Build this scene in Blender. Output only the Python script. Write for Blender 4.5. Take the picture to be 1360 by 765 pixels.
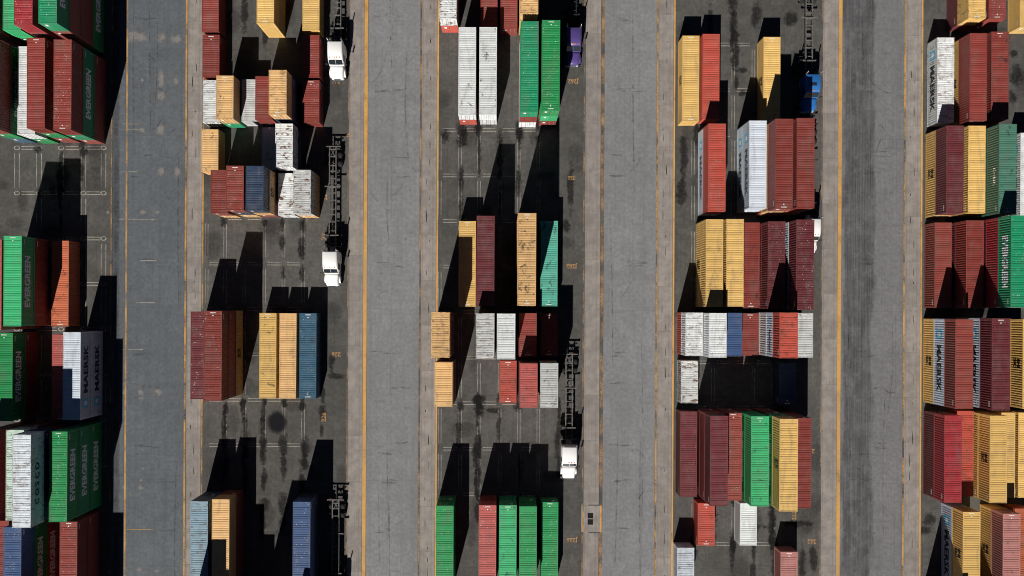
import bpy, bmesh, math, random
from mathutils import Vector, Matrix

# ------------------------------------------------------------------ scene reset
for o in list(bpy.data.objects):
    bpy.data.objects.remove(o, do_unlink=True)
scene = bpy.context.scene
COL = scene.collection
random.seed(7)

# ------------------------------------------------------------------ camera (drone looking straight down)
H = 110.0            # flying height in metres
F = 998.0            # focal length in pixels of the 1360 px wide photograph
NX, NY = 668.0, 411.0   # the point straight below the drone (photo is a slightly off-centre crop)
ROLL = 0.0052
cam_d = bpy.data.cameras.new('camera')
cam = bpy.data.objects.new('camera', cam_d)
COL.objects.link(cam)
cam.location = (0, 0, H)
cam.rotation_euler = (0, 0, ROLL)
cam_d.sensor_width = 36.0
cam_d.lens = 36.0 * F / 1360.0
cam_d.shift_x = (680.0 - NX) / 1360.0
cam_d.shift_y = -(382.5 - NY) / 1360.0
cam_d.clip_start = 1.0
cam_d.clip_end = 5000.0
scene.camera = cam

# ------------------------------------------------------------------ light
SX, SY = 0.345, 1.40        # shadow offset per metre of height (image right, image up)
sun_vec = Vector((SX, SY, -1.0)).normalized()
elev = math.asin(-sun_vec.z)
world = bpy.data.worlds.new('World')
scene.world = world
world.use_nodes = True
nt = world.node_tree
nt.nodes.clear()
sky = nt.nodes.new('ShaderNodeTexSky')
sky.sky_type = 'NISHITA'
sky.sun_disc = False
sky.sun_elevation = elev
sky.sun_rotation = math.atan2(-sun_vec.x, -sun_vec.y)
sky.air_density = 0.15
sky.dust_density = 0.0
sky.ozone_density = 1.0
bg = nt.nodes.new('ShaderNodeBackground')
bg.inputs['Strength'].default_value = 0.05
out = nt.nodes.new('ShaderNodeOutputWorld')
nt.links.new(sky.outputs[0], bg.inputs[0])
nt.links.new(bg.outputs[0], out.inputs[0])
sun_d = bpy.data.lights.new('sun', 'SUN')
sun_d.energy = 5.0
sun_d.angle = math.radians(0.5)
sun_d.color = (1.0, 0.955, 0.88)
sun = bpy.data.objects.new('sun', sun_d)
COL.objects.link(sun)
sun.rotation_euler = sun_vec.to_track_quat('-Z', 'Y').to_euler()
sun.location = (-30, -120, 90)
vs = scene.view_settings
vs.view_transform = 'Standard'
vs.look = 'None'
vs.gamma = 1.0
vs.exposure = 0.36
vs.use_curve_mapping = False
scene.render.resolution_x = 1024
scene.render.resolution_y = 576
try:
    scene.cycles.max_bounces = 5
    scene.cycles.filter_width = 1.0
    scene.cycles.transparent_max_bounces = 12
except Exception:
    pass
K = 1.16          # picture value per unit of albedo on a sunlit horizontal surface

# ------------------------------------------------------------------ survey helpers
def px(u, v, z=0.0):
    """Yard position (metres) of a point measured in the photograph at height z."""
    a, b = u - NX, NY - v
    c, s = math.cos(ROLL), math.sin(ROLL)
    k = (H - z) / F
    return ((a * c - b * s) * k, (a * s + b * c) * k)

def gx(u):
    return (u - NX) * H / F

def lin(c):
    c /= 255.0
    return c / 12.92 if c <= 0.04045 else ((c + 0.055) / 1.055) ** 2.4

def alb(r, g, b):
    return (lin(r) / K, lin(g) / K, lin(b) / K)

# ------------------------------------------------------------------ mesh helpers
def box(bm, x0, x1, y0, y1, z0, z1, mi=0):
    v = [bm.verts.new(p) for p in ((x0, y0, z0), (x1, y0, z0), (x1, y1, z0), (x0, y1, z0),
                                   (x0, y0, z1), (x1, y0, z1), (x1, y1, z1), (x0, y1, z1))]
    for q in ((3, 2, 1, 0), (4, 5, 6, 7), (0, 1, 5, 4), (1, 2, 6, 5), (2, 3, 7, 6), (3, 0, 4, 7)):
        f = bm.faces.new([v[i] for i in q])
        f.material_index = mi
    return v

def cyl(bm, c, axis, r, length, n=16, mi=0, r2=None):
    """Closed cylinder centred at c along axis 'x', 'y' or 'z'."""
    r2 = r if r2 is None else r2
    rings = []
    for t, rr in ((-0.5, r), (0.5, r2)):
        ring = []
        for i in range(n):
            a = 2 * math.pi * i / n
            p, q = math.cos(a) * rr, math.sin(a) * rr
            d = t * length
            if axis == 'x': co = (c[0] + d, c[1] + p, c[2] + q)
            elif axis == 'y': co = (c[0] + q, c[1] + d, c[2] + p)
            else: co = (c[0] + p, c[1] + q, c[2] + d)
            ring.append(bm.verts.new(co))
        rings.append(ring)
    for i in range(n):
        f = bm.faces.new((rings[0][i], rings[0][(i + 1) % n], rings[1][(i + 1) % n], rings[1][i]))
        f.material_index = mi
        f.smooth = True
    f = bm.faces.new(list(reversed(rings[0]))); f.material_index = mi
    f = bm.faces.new(rings[1]); f.material_index = mi

def loft(bm, secs, mi=0, smooth=False, cap=True):
    rows = [[bm.verts.new(p) for p in s] for s in secs]
    n = len(rows[0])
    for a, b in zip(rows[:-1], rows[1:]):
        for i in range(n):
            f = bm.faces.new((a[i], a[(i + 1) % n], b[(i + 1) % n], b[i]))
            f.material_index = mi
            f.smooth = smooth
    if cap:
        f = bm.faces.new(list(reversed(rows[0]))); f.material_index = mi
        f = bm.faces.new(rows[-1]); f.material_index = mi

def mesh(name, bm, mats, fix=True):
    if fix:
        bmesh.ops.recalc_face_normals(bm, faces=bm.faces)
    me = bpy.data.meshes.new(name)
    bm.to_mesh(me)
    bm.free()
    for m in mats:
        me.materials.append(m)
    return me

def obj(name, me, parent=None, loc=None, rotz=None):
    o = bpy.data.objects.new(name, me)
    COL.objects.link(o)
    if parent is not None:
        o.parent = parent
    if loc is not None:
        o.location = loc
    if rotz is not None:
        o.rotation_euler = (0, 0, rotz)
    return o

def thing(name, label, cat, loc, rotz=0.0, group=None):
    o = bpy.data.objects.new(name, None)
    COL.objects.link(o)
    o.empty_display_size = 0.5
    o.location = loc
    o.rotation_euler = (0, 0, rotz)
    o['label'] = label
    o['category'] = cat
    if group:
        o['group'] = group
    return o

def structure(o, label=None):
    o['kind'] = 'structure'
    if label:
        o['label'] = label
    return o

# ------------------------------------------------------------------ materials
class NT:
    def __init__(self, name):
        self.m = bpy.data.materials.new(name)
        self.m.use_nodes = True
        self.t = self.m.node_tree
        self.t.nodes.clear()
        self.out = self.t.nodes.new('ShaderNodeOutputMaterial')
        self.p = self.t.nodes.new('ShaderNodeBsdfPrincipled')
        self.t.links.new(self.p.outputs[0], self.out.inputs['Surface'])
    def n(self, kind, **kw):
        nd = self.t.nodes.new(kind)
        for k, v in kw.items():
            setattr(nd, k, v)
        return nd
    def l(self, a, b):
        self.t.links.new(a, b)
    def put(self, sock, v):
        if hasattr(v, 'links') or isinstance(v, bpy.types.NodeSocket):
            self.l(v, sock)
        else:
            if isinstance(v, (tuple, list)) and len(v) == 3 and sock.type == 'RGBA':
                v = (*v, 1.0)
            sock.default_value = v
    def math(self, op, a, b=0.0, clamp=False):
        nd = self.n('ShaderNodeMath', operation=op, use_clamp=clamp)
        self.put(nd.inputs[0], a)
        self.put(nd.inputs[1], b)
        return nd.outputs[0]
    def ramp(self, v, lo, hi, a=0.0, b=1.0):
        nd = self.n('ShaderNodeMapRange', interpolation_type='SMOOTHSTEP')
        self.put(nd.inputs['Value'], v)
        nd.inputs['From Min'].default_value = lo
        nd.inputs['From Max'].default_value = hi
        nd.inputs['To Min'].default_value = a
        nd.inputs['To Max'].default_value = b
        return nd.outputs[0]
    def mix(self, f, a, b, mode='MIX'):
        nd = self.n('ShaderNodeMix', data_type='RGBA', blend_type=mode)
        self.put(nd.inputs[0], f)
        self.put(nd.inputs[6], a)
        self.put(nd.inputs[7], b)
        return nd.outputs[2]
    def coords(self, scale=(1, 1, 1), rand=None):
        tc = self.n('ShaderNodeTexCoord')
        mp = self.n('ShaderNodeMapping')
        mp.inputs['Scale'].default_value = scale
        self.l(tc.outputs['Object'], mp.inputs['Vector'])
        v = mp.outputs[0]
        if rand is not None:
            cb = self.n('ShaderNodeCombineXYZ')
            for i in range(3):
                self.l(self.math('MULTIPLY', rand, 37.0 + 53.0 * i), cb.inputs[i])
            va = self.n('ShaderNodeVectorMath', operation='ADD')
            self.l(v, va.inputs[0]); self.l(cb.outputs[0], va.inputs[1])
            v = va.outputs[0]
        return v
    def noise(self, vec, scale, detail=4.0, rough=0.6, dist=0.0):
        nd = self.n('ShaderNodeTexNoise')
        self.l(vec, nd.inputs['Vector'])
        nd.inputs['Scale'].default_value = scale
        nd.inputs['Detail'].default_value = detail
        nd.inputs['Roughness'].default_value = rough
        nd.inputs['Distortion'].default_value = dist
        return nd.outputs['Fac']
    def rand(self):
        return self.n('ShaderNodeObjectInfo').outputs['Random']
    def oattr(self, name):
        return self.n('ShaderNodeAttribute', attribute_type='OBJECT', attribute_name=name).outputs['Fac']
    def base(self, c, rough=0.6, spec=0.3, metal=0.0):
        self.put(self.p.inputs['Base Color'], c)
        self.put(self.p.inputs['Roughness'], rough)
        self.p.inputs['Specular IOR Level'].default_value = spec
        self.p.inputs['Metallic'].default_value = metal
        return self.m

def plain(name, c, rough=0.6, spec=0.3, metal=0.0, var=0.12, scale=3.0):
    t = NT(name)
    f = t.noise(t.coords(), scale, 5, 0.65)
    d = tuple(x * (1 - var) for x in c)
    l = tuple(min(1, x * (1 + var)) for x in c)
    return t.base(t.mix(t.ramp(f, 0.3, 0.7), d, l), rough, spec, metal)

PAL = {  # sunlit colours as they read in the photograph (sRGB)
    'Y': (226, 186, 112), 'T': (224, 181, 124), 'R': (138, 60, 53), 'M': (108, 48, 54), 'B': (146, 70, 62),
    'O': (194, 84, 70), 'C': (160, 50, 57), 'P': (186, 92, 88), 'PP': (190, 130, 124), 'G': (32, 146, 82),
    'GL': (60, 178, 116), 'GT': (28, 148, 102), 'TL': (86, 172, 152), 'DG': (72, 122, 104), 'W': (226, 230, 232),
    'WG': (200, 202, 202), 'WM': (206, 216, 228), 'CO': (216, 224, 232), 'BL': (66, 94, 140), 'SB': (54, 96, 122),
    'NV': (44, 62, 88), 'GB': (136, 164, 180), 'PW': (196, 218, 204), 'OR': (194, 106, 74),
}
COLNAME = {
    'Y': 'mustard yellow', 'T': 'tan yellow', 'R': 'rust red', 'M': 'dark maroon', 'B': 'brownish red', 'O': 'bright orange red',
    'C': 'crimson', 'P': 'faded pinkish red', 'PP': 'pale pink', 'G': 'vivid green', 'GL': 'light green', 'GT': 'sea green',
    'TL': 'teal', 'DG': 'dull dark green', 'W': 'white', 'WG': 'greyish white', 'WM': 'pale silver grey', 'CO': 'cool white',
    'BL': 'blue', 'SB': 'steel blue', 'NV': 'navy', 'GB': 'grey blue', 'PW': 'pale mint white', 'OR': 'orange',
}
CMAT = {}
def paint(key):
    if key in CMAT:
        return CMAT[key]
    c = alb(*PAL[key])
    t = NT('painted_steel_' + COLNAME[key].replace(' ', '_'))
    r = t.rand()
    v = t.coords((1, 1, 1), r)
    vs_ = t.coords((0.35, 2.6, 1.0), r)          # streaks running across the box
    # box-to-box tone
    tone = t.math('MULTIPLY_ADD', r, 0.30); tone.node.inputs[2].default_value = 0.85
    cb = t.n('ShaderNodeVectorMath', operation='SCALE')
    cb.inputs[0].default_value = c
    t.l(tone, cb.inputs['Scale'])
    col = cb.outputs[0]
    fade = t.noise(v, 0.55, 4, 0.6)
    col = t.mix(t.ramp(fade, 0.42, 0.75, 0.0, 0.16), col, tuple(min(0.8, x * 0.75 + 0.16) for x in c))
    streak = t.noise(vs_, 1.3, 5, 0.7)
    col = t.mix(t.ramp(streak, 0.50, 0.80, 0.0, 0.35), col, tuple(x * 0.45 + 0.01 for x in c))
    fine = t.noise(v, 9.0, 4, 0.7)
    col = t.mix(t.ramp(fine, 0.3, 0.75, 0.0, 0.22), col, tuple(x * 0.6 for x in c))
    grime = t.noise(t.coords((0.9, 0.22, 1), r), 0.9, 5, 0.7, 0.6)
    col = t.mix(t.ramp(grime, 0.46, 0.70, 0.0, 0.34), col, (0.13, 0.115, 0.10))
    # rust blotches, more of them on boxes that carry a higher 'rust' value
    rust = t.oattr('rust')
    rn = t.noise(t.coords((0.8, 1.9, 1), r), 1.15, 6, 0.72, 0.4)
    rf = t.math('MULTIPLY', t.ramp(rn, 0.50, 0.64), t.math('MINIMUM', rust, 1.0))
    col = t.mix(rf, col, (0.115, 0.052, 0.030))
    # dark stains
    st = t.oattr('stain')
    sn = t.noise(v, 0.8, 6, 0.7, 0.8)
    col = t.mix(t.math('MULTIPLY', t.ramp(sn, 0.57, 0.68), st), col, (0.03, 0.028, 0.026))
    # bird droppings / chipped paint specks
    sp = t.oattr('speckle')
    vo = t.n('ShaderNodeTexVoronoi'); t.l(v, vo.inputs['Vector']); vo.inputs['Scale'].default_value = 2.9
    dots = t.ramp(vo.outputs['Distance'], 0.07, 0.21, 1.0, 0.0)
    patch = t.ramp(t.noise(v, 1.1, 3, 0.6), 0.44, 0.56)
    col = t.mix(t.math('MULTIPLY', t.math('MULTIPLY', dots, patch), sp), col, (0.60, 0.58, 0.55))
    m = t.base(col, t.ramp(fine, 0.2, 0.8, 0.42, 0.62), 0.35)
    CMAT[key] = m
    return m

M_WHITE = plain('white_marking_paint', (0.72, 0.72, 0.70), 0.55, 0.3, 0, 0.08)
M_GALV = plain('worn_steel', (0.30, 0.29, 0.28), 0.5, 0.4, 0.5, 0.25)
M_NAVYINK = plain('dark_navy_lettering', (0.012, 0.016, 0.03), 0.5, 0.3)
M_BLACKINK = plain('black_lettering', (0.012, 0.012, 0.012), 0.5, 0.3)
M_WHITEINK = plain('white_lettering', (0.74, 0.76, 0.76), 0.5, 0.3, 0, 0.06)
M_SKYBLUE = plain('light_blue_emblem', (0.10, 0.42, 0.62), 0.5, 0.3)

def ground_material(name, dark, light, grain=0.25, bands=0.0, seed=0.0, band=None):
    t = NT(name)
    v = t.coords()
    big = t.noise(v, 0.055 + seed * 0.004, 5, 0.6, 0.5)
    mid = t.noise(v, 0.5, 6, 0.7)
    fine = t.noise(v, 4.2, 3, 0.85)
    tyre = t.noise(t.coords((0.9, 0.025, 1)), 1.0, 4, 0.65)
    cross = t.noise(t.coords((0.16, 1.0, 1)), 0.6, 7, 0.78)
    f = t.math('ADD', t.math('MULTIPLY', big, 0.45), t.math('MULTIPLY', mid, 0.55))
    col = t.mix(t.ramp(f, 0.36, 0.66), dark, light)
    col = t.mix(t.ramp(tyre, 0.45, 0.72, 0.0, bands), col, tuple(x * 0.55 for x in dark))
    col = t.mix(t.ramp(cross, 0.56, 0.74, 0.0, 0.65), col, tuple(x * 0.6 for x in dark))
    col = t.mix(t.ramp(fine, 0.34, 0.68, 0.0, grain), col, tuple(x * 0.45 for x in dark))
    col = t.mix(t.ramp(t.noise(v, 5.5, 2, 0.9), 0.60, 0.75, 0.0, 0.35), col, tuple(min(1, x * 1.5) for x in light))
    g1 = t.noise(v, 2.1, 2, 0.9)
    col = t.mix(t.ramp(g1, 0.36, 0.62, 0.42, 0.0), col, tuple(x * 0.55 for x in dark))
    blot = t.noise(v, 0.9, 5, 0.75, 0.6)
    col = t.mix(t.ramp(blot, 0.60, 0.72, 0.0, 0.40), col, tuple(x * 0.5 for x in dark))
    hair = t.noise(t.coords((7.0, 0.02, 1)), 1.0, 3, 0.6)       # fine striations left by wheels and the paver
    col = t.mix(t.ramp(hair, 0.45, 0.75, 0.0, 0.20), col, tuple(x * 0.5 for x in dark))
    seam = t.n('ShaderNodeTexBrick'); t.l(t.coords((0.151, 0.151, 1)), seam.inputs['Vector'])
    seam.inputs['Scale'].default_value = 1.0; seam.inputs['Mortar Size'].default_value = 0.006
    seam.inputs['Brick Width'].default_value = 0.62; seam.inputs['Row Height'].default_value = 1.9
    seam.inputs['Mortar Smooth'].default_value = 1.0
    col = t.mix(t.math('MULTIPLY', seam.outputs['Fac'], 0.45), col, tuple(x * 0.4 for x in dark))
    if band:                                                     # rubbered wheel path
        sx = t.n('ShaderNodeSeparateXYZ'); t.l(t.n('ShaderNodeTexCoord').outputs['Object'], sx.inputs[0])
        wob = t.math('MULTIPLY', t.math('SUBTRACT', t.noise(t.coords((0.4, 0.10, 1)), 1.0, 5, 0.65), 0.5), 3.2)
        dx = t.math('ABSOLUTE', t.math('SUBTRACT', t.math('ADD', sx.outputs[0], wob), gx(band[0])))
        f2 = t.math('MULTIPLY', t.ramp(dx, gx(NX + band[1] * 0.7), gx(NX + band[1] * 1.0), 1.0, 0.0), t.ramp(t.noise(t.coords((0.5, 0.16, 1)), 1.0, 6, 0.7), 0.25, 0.7, 0.50, 1.0))
        f2 = t.math('MULTIPLY', f2, t.ramp(t.noise(t.coords((5.0, 0.05, 1)), 1.0, 4, 0.7), 0.30, 0.62, 0.45, 1.0))
        f2 = t.math('MULTIPLY', f2, t.ramp(t.noise(t.coords((0.6, 0.45, 1)), 1.0, 6, 0.75), 0.34, 0.56, 0.55, 1.0))
        col = t.mix(f2, col, tuple(x * 0.26 for x in dark))
    pit = t.n('ShaderNodeTexVoronoi'); t.l(v, pit.inputs['Vector']); pit.inputs['Scale'].default_value = 0.9
    col = t.mix(t.ramp(pit.outputs['Distance'], 0.03, 0.10, 0.55, 0.0), col, tuple(x * 0.35 for x in dark))
    t.base(col, 0.88, 0.15)
    bp = t.n('ShaderNodeBump'); bp.inputs['Strength'].default_value = 0.25; bp.inputs['Distance'].default_value = 0.02
    t.l(fine, bp.inputs['Height']); t.l(bp.outputs[0], t.p.inputs['Normal'])
    return t.m

M_YARD = ground_material('yard_asphalt', alb(82, 81, 79), alb(108, 106, 103), 0.32, 0.22)
M_ROAD = ground_material('lane_asphalt', alb(132, 133, 136), alb(150, 151, 154), 0.30, 0.25, 2)
M_ROADOLD = ground_material('blue_grey_lane_asphalt', alb(98, 103, 109), alb(114, 119, 125), 0.30, 0.22, 1)
M_ROADDARK = ground_material('dark_lane_asphalt', alb(121, 121, 124), alb(138, 138, 141), 0.30, 0.25, 3, (1139, 23))

def concrete_material():
    t = NT('runway_concrete')
    r = t.rand()
    v = t.coords((1, 1, 1), r)
    c0, c1 = alb(136, 130, 126), alb(160, 153, 148)
    f = t.noise(v, 0.7, 5, 0.65)
    col = t.mix(t.ramp(f, 0.3, 0.7), c0, c1)
    tone = t.math('MULTIPLY_ADD', r, 0.16); tone.node.inputs[2].default_value = 0.90
    sc = t.n('ShaderNodeVectorMath', operation='SCALE'); t.l(col, sc.inputs[0]); t.l(tone, sc.inputs['Scale'])
    col = sc.outputs[0]
    lane = t.noise(t.coords((1.6, 0.03, 1)), 1.6, 4, 0.7)
    col = t.mix(t.ramp(lane, 0.45, 0.75, 0.0, 0.5), col, alb(100, 94, 92))
    fine = t.noise(v, 8.0, 4, 0.75)
    col = t.mix(t.ramp(fine, 0.35, 0.85, 0.0, 0.35), col, alb(80, 74, 72))
    t.base(col, 0.9, 0.15)
    return t.m
M_CONC = concrete_material()

def line_paint(name, c, keep):
    """Traffic paint worn through to the surface below."""
    t = NT(name)
    v = t.coords()
    a = t.noise(v, 0.35, 4, 0.6)
    b = t.noise(v, 5.0, 5, 0.75)
    f = t.math('ADD', t.math('MULTIPLY', a, 0.5), t.math('MULTIPLY', b, 0.5))
    col = t.mix(t.ramp(b, 0.3, 0.75), c, tuple(x * 0.62 for x in c))
    t.base(col, 0.7, 0.2)
    old = t.ramp(t.noise(t.coords((0.3, 0.12, 1)), 1.0, 4, 0.6), 0.46, 0.60)
    col = t.mix(t.math('MULTIPLY', old, 0.35 if keep > 0.58 else 0.75), col, tuple(0.35 * x + 0.65 * y for x, y in zip(c, (0.30, 0.25, 0.20))))
    t.put(t.p.inputs['Base Color'], col)
    t.l(t.math('SUBTRACT', t.ramp(f, 1 - keep - 0.10, 1 - keep + 0.10), t.math('MULTIPLY', old, 0.12 if keep > 0.58 else 0.35), True), t.p.inputs['Alpha'])
    return t.m
M_LINE = line_paint('orange_line_paint', alb(224, 172, 98), 0.60)
M_LINE_MID = line_paint('worn_orange_line_paint', alb(214, 166, 102), 0.53)
M_LINE_FAINT = line_paint('faded_orange_line_paint', alb(190, 152, 114), 0.48)
M_BAY = line_paint('worn_white_bay_paint', alb(200, 196, 186), 0.53)
M_BAYF = line_paint('faded_white_bay_paint', alb(186, 181, 173), 0.52)
M_NUM = line_paint('worn_orange_number_paint', alb(222, 168, 108), 0.53)

def stain_material(name, c, amount, soft=0.45, brk=0.5):
    t = NT(name)
    tc = t.n('ShaderNodeTexCoord')
    r = t.rand()
    sv = t.n('ShaderNodeSeparateXYZ'); t.l(tc.outputs['Object'], sv.inputs[0])
    geo = t.n('ShaderNodeNewGeometry').outputs['Position']
    n1 = t.noise(geo, 0.9, 5, 0.65, 0.3)
    n2 = t.noise(geo, 4.0, 5, 0.75)
    rr = t.math('ADD', t.math('MULTIPLY', sv.outputs[0], sv.outputs[0]), t.math('MULTIPLY', sv.outputs[1], sv.outputs[1]))
    rad = t.math('SQRT', rr)
    edge = t.math('ADD', rad, t.math('MULTIPLY', t.math('SUBTRACT', n1, 0.5), 1.7))
    edge = t.math('ADD', edge, t.math('MULTIPLY', t.math('SUBTRACT', n2, 0.5), 0.9))
    a = t.ramp(edge, 0.30, 0.30 + soft, amount, 0.0)
    lim = t.ramp(rad, 0.70, 1.0, 1.0, 0.0)
    grit = t.noise(geo, 2.6, 4, 0.8)
    a = t.math('MULTIPLY', a, t.ramp(grit, 0.50 - brk * 0.5, 0.50 + brk * 0.35, 1.0 - brk, 1.0))
    t.base(c, 0.85, 0.15)
    t.l(t.math('MULTIPLY', a, lim), t.p.inputs['Alpha'])
    return t.m
M_STAIN = stain_material('oil_stain', alb(32, 31, 31), 0.74, 0.55, 0.6)
M_SCUFF = stain_material('rubber_scuff', alb(50, 49, 50), 0.34, 1.2, 0.95)
M_PATCH = stain_material('pale_concrete_spill', alb(150, 146, 144), 0.75)
def burn_material():
    t = NT('soot_stain')
    g = t.n('ShaderNodeTexGradient', gradient_type='SPHERICAL'); t.l(t.coords(), g.inputs[0])
    n = t.noise(t.coords((1, 1, 1)), 2.5, 5, 0.7)
    t.base(alb(26, 26, 32), 0.9, 0.1)
    t.l(t.ramp(t.math('ADD', g.outputs['Fac'], t.math('MULTIPLY', t.math('SUBTRACT', n, 0.5), 0.35)), 0.08, 0.60, 0.0, 0.9), t.p.inputs['Alpha'])
    return t.m
M_BURN = burn_material()
M_GRAVE = plain('black_gap', (0.006, 0.006, 0.006), 0.9, 0.1)

# ------------------------------------------------------------------ ground, lanes, runways, painted lines
YT, YB = 150.0, -150.0
bm = bmesh.new()
box(bm, -700, 700, -700, 700, -0.5, 0.0)
ground = structure(obj('ground', mesh('ground', bm, [M_YARD])))

def sheet(name, u0, u1, z, mat, y0=YB, y1=YT, parent=None, metres=False):
    x0, x1 = (u0, u1) if metres else (gx(u0), gx(u1))
    bm = bmesh.new()
    box(bm, x0, x1, y0, y1, z - 0.006, z)
    o = obj(name, mesh(name, bm, [mat]), parent)
    if parent is None:
        structure(o)
    return o
roads = []
for u0, u1, mat in ((149.5, 244.5, M_ROADOLD), (487.5, 556.5, M_ROAD), (801.5, 870.5, M_ROAD), (1117, 1199, M_ROADDARK)):
    roads.append(sheet('road', u0, u1, 0.006, mat))

# concrete runways laid slab by slab
SLABL = 6.62
def slab_mesh(w):
    bm = bmesh.new()
    v = box(bm, -w / 2, w / 2, -SLABL / 2 + 0.006, SLABL / 2 - 0.006, -0.05, 0.012)
    return mesh('slab', bm, [M_CONC])
RUN = ((248, 267.3, 1), (462.6, 481.8, 0), (558.8, 578.8, 1), (776.3, 796.6, 0), (872.8, 892.8, 1), (1091.5, 1111.8, 0), (1201.5, 1222, 1))
for i, (u0, u1, slit) in enumerate(RUN):
    x0, x1 = gx(u0), gx(u1)
    base = sheet('concrete_runway', x0 - 0.02, x1 + 0.02, 0.0045, M_GRAVE, metres=True)
    sm = slab_mesh(x1 - x0)
    off = random.uniform(-3, 3)
    for k in range(-22, 23):
        obj('slab', sm, base, ((x0 + x1) / 2, off + k * SLABL, 0))
    if slit:                                     # short dark slots worn along the middle
        bm = bmesh.new()
        y = -46.0
        rs = random.Random(i)
        while y < 46:
            ln = rs.choice((0.25, 0.4, 0.9, 1.4, 1.8)) * rs.uniform(0.6, 1.2)
            xx = (x0 + x1) / 2 + (0.12 if rs.random() < 0.6 else -0.35) + rs.uniform(-0.05, 0.05)
            w = rs.uniform(0.025, 0.06)
            vs4 = [bm.verts.new(p) for p in ((xx - w * .4, y, 0.0155), (xx + w, y + ln * .15, 0.0155), (xx + w * .8, y + ln * .8, 0.0155),
                                             (xx, y + ln, 0.0155), (xx - w, y + ln * .5, 0.0155))]
            bm.faces.new(vs4)
            y += ln + rs.choice((0.5, 1.2, 2.2, 3.4)) * rs.uniform(0.6, 1.3)
        obj('worn_slot', mesh('worn_slot', bm, [M_GRAVE]), base)

LINES = ((147.2, 1.7, M_LINE_FAINT), (167.3, 2.2, M_LINE_MID), (246.0, 2.4, M_LINE_MID), (268.8, 2.0, M_LINE_MID), (461.6, 1.2, M_LINE_FAINT),
         (484.6, 4.9, M_LINE), (557.6, 2.0, M_LINE_FAINT), (580.2, 2.2, M_LINE), (774.8, 1.8, M_LINE_FAINT), (799.2, 4.2, M_LINE_FAINT),
         (871.7, 2.0, M_LINE_MID), (894.2, 2.1, M_LINE), (1090.6, 1.1, M_LINE_FAINT), (1114.4, 4.8, M_LINE), (1200.4, 2.3, M_LINE_MID), (1223.2, 2.1, M_LINE))
for u, w, m in LINES:
    sheet('painted_line', u - w / 2, u + w / 2, 0.018, m)

# stencilled bay markings on the stacking ground
def bay_cross(w, gap, ln):
    bm = bmesh.new()
    for s in (-1, 1):
        box(bm, -ln / 2, ln / 2, s * gap / 2 - w / 2, s * gap / 2 + w / 2, 0, 0.003)
    return bm
def bay_long(w, gap, ln, one=False):
    bm = bmesh.new()
    for s in ((1,) if one else (-1, 1)):
        box(bm, s * gap / 2 - w / 2, s * gap / 2 + w / 2, -ln / 2, ln / 2, 0, 0.003)
    return bm
def bay_ring(r, w):
    bm = bmesh.new()
    n = 14
    a = [bm.verts.new((math.cos(i * 2 * math.pi / n) * r * 1.05, math.sin(i * 2 * math.pi / n) * r * 0.75, 0.003)) for i in range(n)]
    b = [bm.verts.new((math.cos(i * 2 * math.pi / n) * (r - w) * 1.05, math.sin(i * 2 * math.pi / n) * (r - w) * 0.75, 0.003)) for i in range(n)]
    for i in range(n):
        bm.faces.new((a[i], a[(i + 1) % n], b[(i + 1) % n], b[i]))
    return bm
MARKS = {}
for tag_, mt in (('s', M_BAY), ('f', M_BAYF)):
    MARKS['c' + tag_] = mesh('bay_marking', bay_cross(0.11, 0.40, 1.95), [mt])
    MARKS['l' + tag_] = mesh('bay_marking', bay_long(0.085, 0.68 if tag_ == 's' else 0.40, 5.0), [mt])
    MARKS['r' + tag_] = mesh('bay_marking', bay_ring(0.44, 0.15), [mt])
def bays(cols, rows, kind, ring):
    rk = random.Random(len(cols) * 31 + int(rows[0]))
    for j, v in enumerate(rows):
        for i, u in enumerate(cols):
            x, y = px(u, v)
            if ring and i < len(cols):
                obj('bay_marking', MARKS['r' + kind], ground, (x, y, 0.004))
            if i + 1 < len(cols):
                x2, _ = px(cols[i + 1], v)
                if rk.random() < 0.93:
                    obj('bay_marking', MARKS['c' + kind], ground, ((x + x2) / 2, y, 0.004))
            if j + 1 < len(rows):
                x3, y2 = px(u, rows[j + 1])
                if rk.random() < 0.9:
                    obj('bay_marking', MARKS['l' + kind], ground, ((x + x3) / 2, (y + y2) / 2, 0.004))
bays((22.5, 51.8, 81.2, 110.8, 137.5), [196.3 + 60.2 * k for k in range(-1, 8)], 's', True)
bays((274.5, 299, 324.5, 351, 376.5, 402.5), [289.7 + 60.3 * k for k in range(0, 6)], 'f', False)
bays((584, 611, 636, 663.5, 689, 715), [172.4 + 60.5 * k for k in range(0, 9)], 'f', False)
bays((920.5, 946.8, 973.8, 1000.6, 1027), [662 + 60.3 * k for k in range(-10, 2)], 'f', False)

# thin guide lines across the left lane
def thin(u0, u1, v, mat, w=0.09):
    (x0, y), (x1, _) = px(u0, v), px(u1, v)
    bm = bmesh.new(); box(bm, x0, x1, y - w / 2, y + w / 2, 0.0115, 0.0145)
    obj('guide_line', mesh('guide_line', bm, [mat]), roads[0])
for a in ((158, 205, 291, M_BAYF), (160, 182, 228, M_BAYF), (186, 208, 346, M_BAYF), (180, 206, 402, M_BAY), (168, 204, 703, M_LINE_MID), (160, 190, 464, M_BAYF),
          (162, 186, 164.5, M_BAYF), (166, 190, 172, M_BAYF)):
    thin(*a)

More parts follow.
